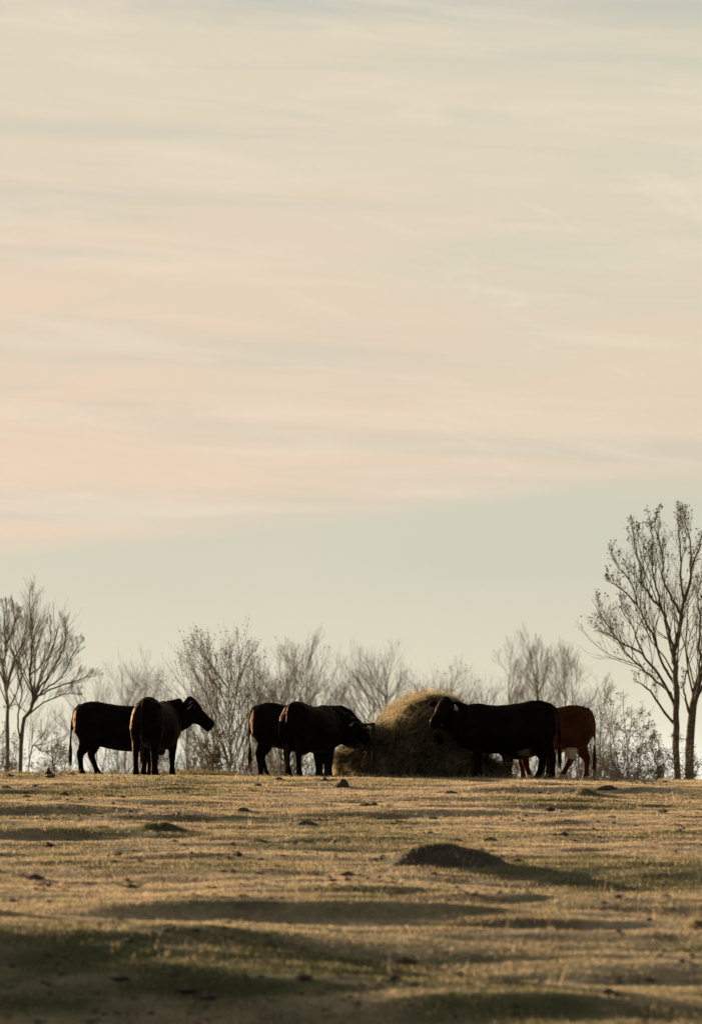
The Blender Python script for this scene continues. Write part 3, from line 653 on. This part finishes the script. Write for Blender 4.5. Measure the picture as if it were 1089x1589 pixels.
# ---------------------------------------------------------------- grass
gg = np.random.default_rng(5)
def blades(x, y, z, g_, hs, seed):
    q = np.random.default_rng(seed); n = len(x)
    h = hs * q.uniform(.45, 1.25, n); a = q.uniform(0, 2 * math.pi, n); wd = q.uniform(.0018, .0042, n) * (.8 + .012 * y)
    lean = q.normal(size=(n, 2)) * .55 * h[:, None]
    sx_, sy_ = np.cos(a) * wd, np.sin(a) * wd
    V = np.empty((n, 3, 3), np.float32)
    V[:, 0] = np.stack([x - sx_, y - sy_, z - .01], 1); V[:, 1] = np.stack([x + sx_, y + sy_, z - .01], 1)
    V[:, 2] = np.stack([x + lean[:, 0], y + lean[:, 1], z + h], 1)
    tone = np.clip(np.where(q.uniform(size=n) < g_, q.uniform(0, .42, n), q.uniform(.42, 1, n)), 0, 1)
    return V.reshape(-1, 3), np.repeat(tone, 3)
N = 1450000
d = np.sqrt(gg.uniform(24 ** 2, 79 ** 2, N)); x = (gg.uniform(-110, 1199, N) - 544.5) / FPX * d
hn = fbm(x / .9, d / .7, 3, 33); keep = gg.uniform(size=N) < np.clip(.72 + 1.1 * hn, .12, 1); x, d, hn = x[keep], d[keep], hn[keep]
g_ = green_shade_mask(x, d); hs = (.014 + .014 * np.clip(hn + .4, 0, 1)) * (1 + .5 * g_)
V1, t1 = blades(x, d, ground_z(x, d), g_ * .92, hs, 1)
# coarser wisps
N = 16000; d = np.sqrt(gg.uniform(24 ** 2, 78 ** 2, N)); x = (gg.uniform(-110, 1199, N) - 544.5) / FPX * d
hn = fbm(x / 1.6, d / 1.1, 3, 35); keep = gg.uniform(size=N) < np.clip(.25 + 2.0 * hn, 0, 1); x, d = x[keep], d[keep]
cx = np.repeat(x, 9) + gg.normal(size=len(x) * 9) * .02; cy = np.repeat(d, 9) + gg.normal(size=len(x) * 9) * .02
V2, t2 = blades(cx, cy, ground_z(cx, cy), green_shade_mask(cx, cy) * .5, np.repeat(gg.uniform(.025, .055, len(x)), 9), 2)
N = 110; d = np.sqrt(gg.uniform(25 ** 2, 74 ** 2, N)); x = (gg.uniform(-110, 1199, N) - 544.5) / FPX * d; kk = 5
cx = np.repeat(x, kk) + gg.normal(size=N * kk) * .03; cy = np.repeat(d, kk) + gg.normal(size=N * kk) * .03
V2b, t2b = blades(cx, cy, ground_z(cx, cy), np.zeros(N * kk), np.repeat(gg.uniform(.09, .20, N), kk), 3)
# turf on the mounds
V3, t3 = [], []
for (mx, my, mz, X_, Y_, P), i in MOUNDS:
    m = int(9000 * (.55 if i == 0 else 1.0 if i == 2 else .35)); j = gg.integers(0, len(P) - 65, m)
    q = P[j] + gg.normal(size=(m, 3)) * np.array([.012, .012, 0]) + np.array([mx, my, mz])
    v_, t_ = blades(q[:, 0], q[:, 1], q[:, 2], np.full(m, .75 if i in (0, 2, 3) else .35), np.full(m, .035), 10 + i); V3.append(v_); t3.append(t_)
V = np.concatenate([V1, V2, V2b] + V3); T = np.concatenate([t1, t2, t2b] + t3)
F = np.arange(len(V), dtype=np.int32).reshape(-1, 3)
tag(link('grass', mesh_np('grass', V, [F], m_grass, False, {'tone': T})), 'short dry tan and green grass covering the slope', 'grass', kind='stuff')

# ---------------------------------------------------------------- trees
class Tree:
    def __init__(s, seed): s.r = random.Random(seed); s.big = []; s.bigr = []; s.tw = []; s.twr = []; s.leafp = []
    def rnd3(s):
        return np.array([s.r.gauss(0, 1), s.r.gauss(0, 1), s.r.gauss(0, 1)])
    def branch(s, p, d, ln, r, lvl, P):
        k = 7 if lvl <= 1 else 5 if lvl == 2 else 4
        pts = [p]; step = ln / (k - 1); d = unit(d)
        for i in range(k - 1):
            d = unit(d + s.rnd3() * P['wob'] + np.array([0, 0, P['up']]) ); pts.append(pts[-1] + d * step)
        rad = np.linspace(r, max(r * .35, P['rmin']), k)
        (s.big if r > P['rbig'] else s.tw).append(np.array(pts)); (s.bigr if r > P['rbig'] else s.twr).append(rad)
        s.sprout(np.array(pts), rad, ln, lvl, P)
    def sprout(s, pts, rad, ln, lvl, P, start=.22, dens=1.0):
        if lvl >= P['levels']:
            if P['leaf'] > 0:
                for q in pts[1:]:
                    m = P['leaf']; c = int(m) + (1 if s.r.random() < m % 1 else 0)
                    for _ in range(c): s.leafp.append(q + s.rnd3() * .04)
            return
        n = max(2, int(P['cnt'][min(lvl, len(P['cnt']) - 1)] * (dens if lvl == 1 else 1) * s.r.uniform(.75, 1.25)))
        for i in range(n):
            t = start + (1 - start) * (i + s.r.random()) / n * (.92 if lvl == 1 else 1); u = t * (len(pts) - 1); j = min(int(u), len(pts) - 2); f = u - j
            q = pts[j] * (1 - f) + pts[j + 1] * f; tg = unit(pts[j + 1] - pts[j]); rr = rad[j] * (1 - f) + rad[j + 1] * f
            sd_ = unit(np.cross(tg, s.rnd3())); ang = R(s.r.uniform(*P['ang']))
            d = tg * math.cos(ang) + sd_ * math.sin(ang); d[2] += P['lift']
            l2 = ln * s.r.uniform(*P['ratio']) * ((1.25 - 1.05 * t) if lvl == 1 else (1.1 - .65 * t))
            s.branch(q, d, l2, max(min(rr * .6, .010 * l2 + .003), P['rmin']), lvl + 1, P)

PAR = dict(cnt=(8, 9, 8, 5), wob=.13, up=.05, rmin=.0028, rbig=.02, levels=4, leaf=0, per_m=(2.6, 4.0, 5.5, 7), ang=(22, 52), lift=.12, ratio=(.34, .62), maxn=13)
def build_tree(t, name, label, x, y, group=None, leafsize=.05, cat='tree', twm=None):
    root = bpy.data.objects.new(name, None); C.objects.link(root); z0 = gz(x, y); root.location = (x, y, z0); tag(root, label, cat, group)
    off = np.array([x, y, z0])
    V, F, _ = tubes([p - off for p in t.big], t.bigr, 6); link('trunk', mesh_np('trunk', V, F, m_bark, True), root)
    if t.tw:
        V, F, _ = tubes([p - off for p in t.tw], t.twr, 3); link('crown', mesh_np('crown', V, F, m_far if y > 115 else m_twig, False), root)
    if t.leafp:
        q = np.array(t.leafp) - off; n = len(q); g = np.random.default_rng(n)
        a = g.normal(size=(n, 3)); a /= np.linalg.norm(a, axis=1, keepdims=True); b_ = np.cross(a, g.normal(size=(n, 3))); b_ /= np.linalg.norm(b_, axis=1, keepdims=True)
        s_ = (leafsize * g.uniform(.5, 1.25, n))[:, None]
        V = np.stack([q - a * s_, q + b_ * s_ * .55, q + a * s_, q - b_ * s_ * .5], 1).reshape(-1, 3)
        link('leaves', mesh_np('leaves', V, [np.arange(n * 4).reshape(-1, 4)], m_leaf, False, {'tone': np.repeat(g.uniform(size=n), 4)}), root)
    return root

def at(px, row, dist):                         # photo pixel + distance -> point
    tx = (px - 544.5) / FPX; ty = (794.5 - row) / FPX
    d = np.array((tx, math.cos(R(PITCH)) - ty * math.sin(R(PITCH)), math.sin(R(PITCH)) + ty * math.cos(R(PITCH))))
    return np.array(CAM) + d / d[1] * dist

def traced(name, label, limbs, dist, zoom, seed, P, r0=.16, group=None, depth=1.0, leafsize=.05, ground_px=None):
    """limbs: main limbs as polylines of photo points, each pushed to its own depth"""
    t = Tree(seed); rr = random.Random(seed)
    trunk0 = None; laid = []
    for li, (pts, ra, rb) in enumerate(limbs):
        P3 = []
        n = len(pts); yaw = 0 if li == 0 else rr.uniform(-1, 1) * depth
        Q = [zoom(*p) for p in pts]
        if li == 0: start_y = dist
        else:                                     # join the nearest point already laid
            a = at(*Q[0], dist); best = min((q for path in laid for q in path), key=lambda q: (q[0] - a[0]) ** 2 + (q[2] - a[2]) ** 2); start_y = best[1]
        for i, q in enumerate(Q): P3.append(at(q[0], q[1], start_y + yaw * (i / max(1, n - 1)) ** 1.0 * (1 if li else 0) + (.15 * math.sin(i * 1.7 + li))))
        if li and n: P3[0] = best.copy()
        if li == 0:
            x, y = P3[0][0], P3[0][1]; P3[0] = np.array([x, y, gz(x, y) - .1])
            if ground_px is None: gxy = (x, y)
        elif ra > 0 and Q[0][1] > 1185: P3[0] = np.array([P3[0][0], P3[0][1], gz(P3[0][0], P3[0][1]) - .1])
        k = max(8, n * 4); path = catmull(P3, k); path[1:] += np.array([[rr.gauss(0, .012), rr.gauss(0, .02), rr.gauss(0, .01)] for _ in range(k - 1)])
        laid.append(path)
        ra, rb = abs(ra), rb
        rad = np.linspace(ra, rb, k); ln = float(np.linalg.norm(np.diff(path, axis=0), axis=1).sum())
        t.big.append(path); t.bigr.append(rad)
        ln_full = ln; t.sprout(path, rad, max(ln, 1.8) * P.get('lim', .55), 1, P, start=P.get('st', .3), dens=P.get('d0', 2.2) * min(1.3, ln_full / P.get('lref', 3.2)))
    return build_tree(t, name, label, gxy[0], gxy[1], group, leafsize)

z7 = lambda x, y: (740 + x / 3.12, 760 + y / 3.12)
z5 = lambda x, y: (x / 3.203, 900 + y / 3.203)
zi = lambda x, y: (x, y)
PR = dict(PAR, leaf=.26, levels=4, up=.13, lift=.32, ratio=(.42, .85), cnt=(8, 8, 5, 3), lim=.56, d0=1.55, ang=(18, 45), maxn=12)
traced('bare_tree', 'tallest tree, right side, upswept limbs dotted with last dry leaves', [
    ([(985, 1390), (962, 1200), (965, 1000), (955, 850), (950, 790), (975, 700), (985, 620), (1000, 540)], .11, .05),
    ([(1000, 540), (1025, 470), (1035, 380), (1070, 290), (1089, 200)], .06, .012),
    ([(985, 610), (960, 560), (920, 480), (895, 420), (900, 340), (880, 250), (860, 180), (870, 100)], .05, .008),
    ([(1000, 540), (985, 450), (985, 330), (975, 220), (968, 110)], .045, .008),
    ([(1035, 390), (1030, 250), (1012, 180), (1003, 90)], .035, .008),
    ([(950, 800), (930, 700), (895, 590), (840, 520), (800, 450), (780, 350), (755, 240), (750, 140)], .05, .008),
    ([(895, 590), (868, 480), (850, 400), (850, 250), (832, 130)], .04, .008),
    ([(965, 1000), (940, 920), (895, 840), (850, 710), (815, 640), (775, 560), (745, 450), (680, 370), (645, 300)], .05, .008),
    ([(775, 560), (720, 500), (660, 455), (625, 440)], .03, .008),
    ([(955, 1060), (880, 900), (800, 800), (760, 770), (680, 730), (620, 690), (560, 680)], .05, .008),
    ([(800, 800), (770, 720), (745, 650), (700, 590), (690, 480)], .03, .007),
    ([(960, 1130), (940, 1000), (870, 930), (790, 860), (720, 790), (660, 700), (600, 610), (570, 560)], .045, .007),
    ([(955, 1180), (900, 1070), (840, 980), (790, 940), (760, 930)], .05, .007)], 112, z7, 11, PR, depth=1.6, leafsize=.045)
PRb = dict(PR, leaf=.2)
traced('bare_tree', 'thick leaning trunk cut by the right picture edge beside the tallest tree', [
    ([(1020, 1390), (1030, 1200), (1050, 1000), (1089, 860), (1125, 700), (1150, 560)], .15, .05),
    ([(1050, 1000), (1085, 960), (1130, 900), (1180, 800), (1210, 650)], .08, .01),
    ([(1089, 860), (1070, 760), (1080, 640), (1065, 520), (1080, 430)], .05, .008),
    ([(1125, 700), (1110, 560), (1130, 430), (1120, 300)], .06, .008),
    ([(1040, 1120), (1010, 1030), (1000, 950), (1020, 860)], .05, .008)], 108, z7, 12, PRb, depth=1.5, leafsize=.045)
PL = dict(PAR, levels=4, up=.07, lift=.20, ratio=(.45, .82), cnt=(8, 8, 6, 4), lim=.46, d0=2.7, ang=(16, 40), maxn=13, wob=.10)
traced('bare_tree', 'bare fan shaped tree at the left with limbs sweeping right above the long cow', [
    ([(90, 955), (110, 780), (150, 650), (165, 580), (150, 480), (160, 330), (160, 220), (156, 140)], 0.079, .008),
    ([(150, 650), (190, 550), (240, 480), (300, 380), (330, 270), (320, 180)], 0.043, .008),
    ([(165, 600), (230, 540), (310, 480), (370, 360), (415, 290)], 0.036, .008),
    ([(190, 570), (290, 530), (380, 500), (440, 480), (480, 480)], 0.032, .007),
    ([(150, 480), (210, 420), (255, 300), (250, 180)], 0.029, .007),
    ([(130, 700), (220, 610), (330, 565), (410, 570)], 0.032, .007),
    ([(110, 800), (90, 680), (110, 560), (90, 440), (110, 320)], 0.036, .007),
    ([(150, 660), (80, 620), (30, 640)], 0.022, .006),
    ([(92, 940), (150, 880), (210, 850), (290, 860)], 0.029, .006)], 122, z5, 13, PL, depth=1.8)
traced('bare_tree', 'slender bare tree with crown cut by the left picture edge', [
    ([(40, 955), (38, 800), (40, 640), (38, 540), (75, 390), (115, 320), (135, 250)], 0.079, .010),
    ([(40, 600), (10, 480), (-40, 380), (-90, 250), (-100, 160)], 0.043, .008),
    ([(38, 540), (20, 430), (30, 330), (20, 200), (40, 110)], 0.036, .008),
    ([(20, 430), (-20, 340), (-50, 220), (-30, 100)], 0.029, .007),
    ([(30, 330), (70, 240), (70, 150), (55, 90)], 0.029, .007),
    ([(75, 390), (50, 300), (80, 200), (95, 130)], 0.025, .007)], 126, z5, 14, PL, depth=1.8)
PO = dict(PAR, levels=4, up=.03, lift=.12, ratio=(.45, .80), cnt=(9, 9, 7, 4), lim=.50, d0=1.9, lref=1.6, ang=(22, 55), wob=.20, maxn=11)
def auto_tree(name, label, px, top, width, dist, seed, P, stems=1, group=None, leafsize=.05, spread=.25, base_row=None, hfrac=1.0, cat='tree'):
    """tree grown from the ground up to a height and width measured in the photo"""
    t = Tree(seed); rr = t.r; x = wx(px, dist); ztop = at(px, top, dist)[2]; W = width / FPX * dist
    zg = gz(x, dist); H = (ztop - zg); W *= 1.35
    for s in range(stems):
        a = rr.uniform(0, 6.28) if stems > 1 else 0; o_ = (W * spread * rr.uniform(.3, 1)) if stems > 1 else 0
        x0 = x + math.cos(a) * o_ * .25; y0 = dist + math.sin(a) * o_ * .25
        h = H * (1 if s == 0 else rr.uniform(.72, .97)) * .86; k = 9
        p = [np.array([x0, y0, gz(x0, y0) - .1])]
        for i in range(1, k):
            f = i / (k - 1); p.append(np.array([x0 + math.cos(a) * o_ * f ** 1.3 + rr.gauss(0, .03) * W * .3, y0 + math.sin(a) * o_ * f ** 1.3 + rr.gauss(0, .06), zg + h * f]))
        path = catmull(p, 20); r0 = H * .007 + .010; rad = np.linspace(r0, .010, 20); t.big.append(path); t.bigr.append(rad)
        st = P.get('st', .30); nl = int(P.get('limbs', 22) * 1.25)
        for i in range(nl):
            f = st + (1 - st) * (i + rr.random()) / nl; j = f * 19; j0 = min(int(j), 18); q = path[j0] + (path[j0 + 1] - path[j0]) * (j - j0)
            az_ = rr.uniform(0, 6.283); env = math.sin(math.pi * min(1, .12 + .88 * (1 - (f - st) / (1 - st)) ** .8)) if P.get('round') else (1 - (f - st) / (1 - st)) ** .5
            ll = W * .5 * (.75 + .95 * env) * rr.uniform(.7, 1.1) / (1 if stems == 1 else 1.6)
            an = R(rr.uniform(*P.get('lang', (28, 50)))); d = np.array([math.cos(az_) * math.sin(an), math.sin(az_) * math.sin(an), math.cos(an)])
            reach = min(ll / max(.45, math.sin(an)), max(.22 * H, (zg + H * 1.0 - q[2]) * .92 / math.cos(an)))
            t.branch(q, d, reach, min(.45 * r0, .010 * ll + .006), 2, P)
    return build_tree(t, name, label, x, dist, group, leafsize, cat)
GT = 'bare trees beyond the crest'
P1 = dict(PAR, levels=4, cnt=(8, 9, 8, 5), up=.08, lift=.18, per_m=(3, 3.4, 4.2, 5.5), ratio=(.50, .85), ang=(18, 42), wob=.085, maxn=11, limbs=24, st=.22)
PF = dict(P1, leaf=.0)
PLf = dict(P1, leaf=.55)
auto_tree('bare_tree', 'tree thick with small dry leaves between the raised cow head and the pair', 357, 1006, 90, 128, 31, dict(P1, leaf=.85, limbs=40, st=.12, lang=(25, 50)), group=GT, leafsize=.036)
auto_tree('bare_tree', 'tall oval tree right behind the pair of black cows, leaves sparse', 450, 988, 105, 150, 32, dict(P1, leaf=.16, limbs=34, st=.15), stems=3, group=GT, leafsize=.032)
auto_tree('bare_tree', 'rounded bare oak with crooked limbs behind the hay heap, right of the pair', 588, 1018, 88, 170, 15, dict(P1, limbs=30, st=.30, lang=(28, 62), wob=.17, round=1), stems=2, group=GT)
auto_tree('bare_tree', 'thin bare sapling behind the back of the long cow, left of the pale fan tree', 196, 1038, 60, 190, 33, dict(PF, limbs=16), group=GT)
auto_tree('bare_tree', 'pale distant fan shaped tree above the cow seen from behind', 246, 1018, 80, 200, 34, dict(PF, limbs=22), stems=2, group=GT)
auto_tree('bare_tree', 'faint bare tree just left of the leaf covered one', 292, 1030, 60, 205, 35, dict(PF, limbs=16), group=GT)
auto_tree('bare_tree', 'low broad twiggy tree above the top of the bale', 700, 1046, 95, 190, 36, dict(PF, leaf=.10, limbs=34, st=.2, lang=(35, 65), round=1), stems=3, group=GT)
auto_tree('bare_tree', 'slim upright tree, leftmost of the tall row above the large black cow', 789, 992, 48, 165, 37, dict(PF, limbs=26, lang=(20, 36)), group=GT)
auto_tree('bare_tree', 'tallest slim tree in the row above the large black cow', 843, 968, 62, 160, 38, dict(PF, limbs=30, lang=(20, 38)), stems=2, group=GT)
auto_tree('bare_tree', 'slim tree above the rump of the large black cow', 876, 985, 44, 162, 39, dict(PF, limbs=26, lang=(20, 38)), group=GT)
auto_tree('bare_tree', 'crooked bare tree above the red cow, last of the row', 912, 1000, 70, 150, 40, dict(PF, limbs=24, wob=.2), stems=2, group=GT)
auto_tree('bare_tree', 'faint wispy tree between the raised cow head and leaf covered tree top', 322, 1052, 50, 210, 41, dict(PF, limbs=14), group=GT)
auto_tree('bare_tree', 'faint bare tree behind the shoulder of the eating cow', 508, 1060, 60, 205, 42, dict(PF, limbs=16), group=GT)
auto_tree('bare_tree', 'faint low tree between the bale top and the slim row', 748, 1058, 60, 205, 43, dict(PF, limbs=18), group=GT)
auto_tree('bare_tree', 'small bare tree beside the long cow tail, right of the fan tree', 150, 1050, 60, 180, 44, dict(PF, limbs=16), group=GT)

auto_tree('bare_tree', 'faint bare tree between the eating cow and the rounded oak', 528, 1052, 60, 215, 45, dict(PF, limbs=20), stems=2, group=GT)
auto_tree('bare_tree', 'faint bare tree just right of the rounded oak, above the left slope of the bale', 640, 1050, 60, 215, 46, dict(PF, limbs=20), stems=2, group=GT)
auto_tree('bare_tree', 'slender leaning tree between the row above the cows and the tallest tree', 938, 1035, 60, 140, 47, dict(PF, limbs=22, wob=.16), stems=2, group=GT)
auto_tree('bare_tree', 'faint bare tree left of the tall oval tree behind the pair', 410, 1030, 55, 200, 48, dict(PF, limbs=20), stems=2, group=GT)
# thickets below the trees: each bush its own thing
GBu = 'leafless bushes along the tree line'
PB = dict(PAR, levels=4, up=.02, lift=.06, per_m=(3, 4.2, 5, 6), ratio=(.4, .7), ang=(25, 60), wob=.22, maxn=9, leaf=.30, rbig=.012)
def bush(label, px, top, width, dist, seed, leaf=.3, stems=7, leafsize=.034):
    t = Tree(seed); rr = t.r; x = wx(px, dist); H = at(px, top, dist)[2] - gz(x, dist); W = width / FPX * dist; P = dict(PB, leaf=leaf)
    for i in range(stems):
        a = rr.uniform(0, 6.283); s_ = rr.uniform(0, .25) * W; lean = rr.uniform(.05, .55)
        p0 = np.array([x + math.cos(a) * s_, dist + math.sin(a) * s_, 0]); p0[2] = gz(p0[0], p0[1]) - .05
        h = H * rr.uniform(.6, 1.0); k = 8; p = [p0]
        for j in range(1, k): f = j / (k - 1); p.append(p0 + np.array([math.cos(a) * W * .42 * lean * f ** 1.4 * 1.6 + rr.gauss(0, .05), math.sin(a) * W * .4 * lean * f ** 1.4 + rr.gauss(0, .05), h * f * (1 - .15 * lean * f)]))
        path = catmull(p, 16); rad = np.linspace(.035, .006, 16); t.big.append(path); t.bigr.append(rad)
        t.sprout(path, rad, h * .6, 1, P, start=.2, dens=1.3)
    return build_tree(t, 'bare_bush', label, x, dist, GBu, leafsize, 'bush')
for args in [
    ('dense leafy thicket under the tallest tree at the right, left half', 975, 1062, 130, 110, 51, .22, 12),
    ('twiggy bush at the foot of the tallest tree', 1045, 1105, 110, 106, 52, .35, 9),
    ('low bush right of the red cow hind leg', 940, 1120, 80, 116, 53, .30, 7),
    ('bush cut by the left picture edge behind the slender tree', 12, 1085, 90, 124, 54, .25, 9),
    ('tangled bush between the fan tree trunk and the long cow tail', 82, 1110, 80, 118, 55, .22, 8),
    ('leafy bush right in front of the raised cow muzzle', 318, 1098, 80, 112, 56, .65, 10),
    ('sparse bush seen under the belly of the long cow', 160, 1135, 100, 120, 57, .12, 6),
    ('small bush seen between the legs of the left cows', 225, 1130, 70, 118, 58, .35, 6),
    ('bush at the foot of the leaf covered tree, left of the pair', 376, 1118, 70, 118, 59, .30, 8),
    ('bush seen under the bellies of the pair of cows', 440, 1130, 90, 120, 60, .30, 7),
    ('low bush behind the muzzle of the eating cow', 532, 1120, 80, 130, 61, .12, 6),
    ('bush seen between the legs of the large black cow', 800, 1135, 100, 114, 62, .25, 7),
    ('bush seen under the white belly of the red cow', 880, 1125, 90, 118, 63, .28, 8),
    ('low bush behind the hay heap and the bale', 660, 1090, 130, 150, 64, .12, 8)]:
    bush(*args)
# dense unseen evergreens added left of the view for their shade; the low sun lays their shadow over the near grass
def shade_cedar(label, x, y, H, Wd, seed, lo=.06):
    g = np.random.default_rng(seed); root = bpy.data.objects.new('shade_evergreen_tree', None); C.objects.link(root); z0 = gz(x, y); root.location = (x, y, z0); tag(root, label, 'tree', 'unseen evergreens added for their shade')
    p = np.array([(0, 0, -.2), (.03, 0, H * .3), (0, .04, H * .7), (0, 0, H * .97)]); V, F, _ = tubes([p], [np.array([.16, .13, .07, .02])], 8); link('trunk', mesh_np('trunk', V, F, m_bark, True), root)
    L, Lr = [], []; tips = []
    for i in range(300):
        f = g.uniform(lo, .98); a = g.uniform(0, 6.283); rr_ = Wd * .5 * (1 - (f - lo) / (1 - lo)) ** .38 * g.uniform(.75, 1.1) * (.8 + .3 * math.sin(a * 3 + f * 9))
        b0 = np.array([0, 0, H * f]); e = b0 + np.array([math.cos(a) * rr_, math.sin(a) * rr_, H * .10 * g.uniform(.2, 1)])
        pt = np.array([b0 + (e - b0) * t + np.array([0, 0, -.1 * math.sin(t * 3.14)]) for t in np.linspace(0, 1, 5)]); L.append(pt); Lr.append(np.linspace(.03, .006, 5))
        m = int(90 + 190 * rr_); t = g.uniform(.2, 1.05, m)[:, None]; tips.append(b0 + (e - b0) * t + g.normal(size=(m, 3)) * .13)
    V, F, _ = tubes(L, Lr, 4); link('limbs', mesh_np('limbs', V, F, m_bark, True), root)
    q = np.concatenate(tips); n = len(q); a = g.normal(size=(n, 3)); a /= np.linalg.norm(a, axis=1, keepdims=True); b_ = np.cross(a, g.normal(size=(n, 3))); b_ /= np.linalg.norm(b_, axis=1, keepdims=True); s_ = g.uniform(.04, .11, n)[:, None]
    V = np.stack([q - a * s_, q + b_ * s_ * .4, q + a * s_, q - b_ * s_ * .4], 1).reshape(-1, 3)
    link('crown', mesh_np('crown', V, [np.arange(n * 4).reshape(-1, 4)], m_needle, False, {'tone': np.repeat(g.uniform(size=n), 4)}), root)
m_needle = leafmat('evergreen_needles', [(.02, .035, .012), (.045, .065, .022), (.07, .085, .03)], .25)
shade_cedar('broad dark evergreen out of view, added to shade the near grass, nearest to it', -11.5, 40.4, 6.4, 5.4, 71)
shade_cedar('broad dark evergreen out of view, added to shade the near grass, farthest left of the row', -13.9, 37.6, 6.8, 6.0, 73)
shade_cedar('high crowned evergreen with bare lower trunk out of view, added to shade the near grass', -12.6, 47.2, 8.6, 5.4, 74, .44)

print('TRIS', sum(len(o.data.polygons) for o in bpy.data.objects if o.type == 'MESH'))
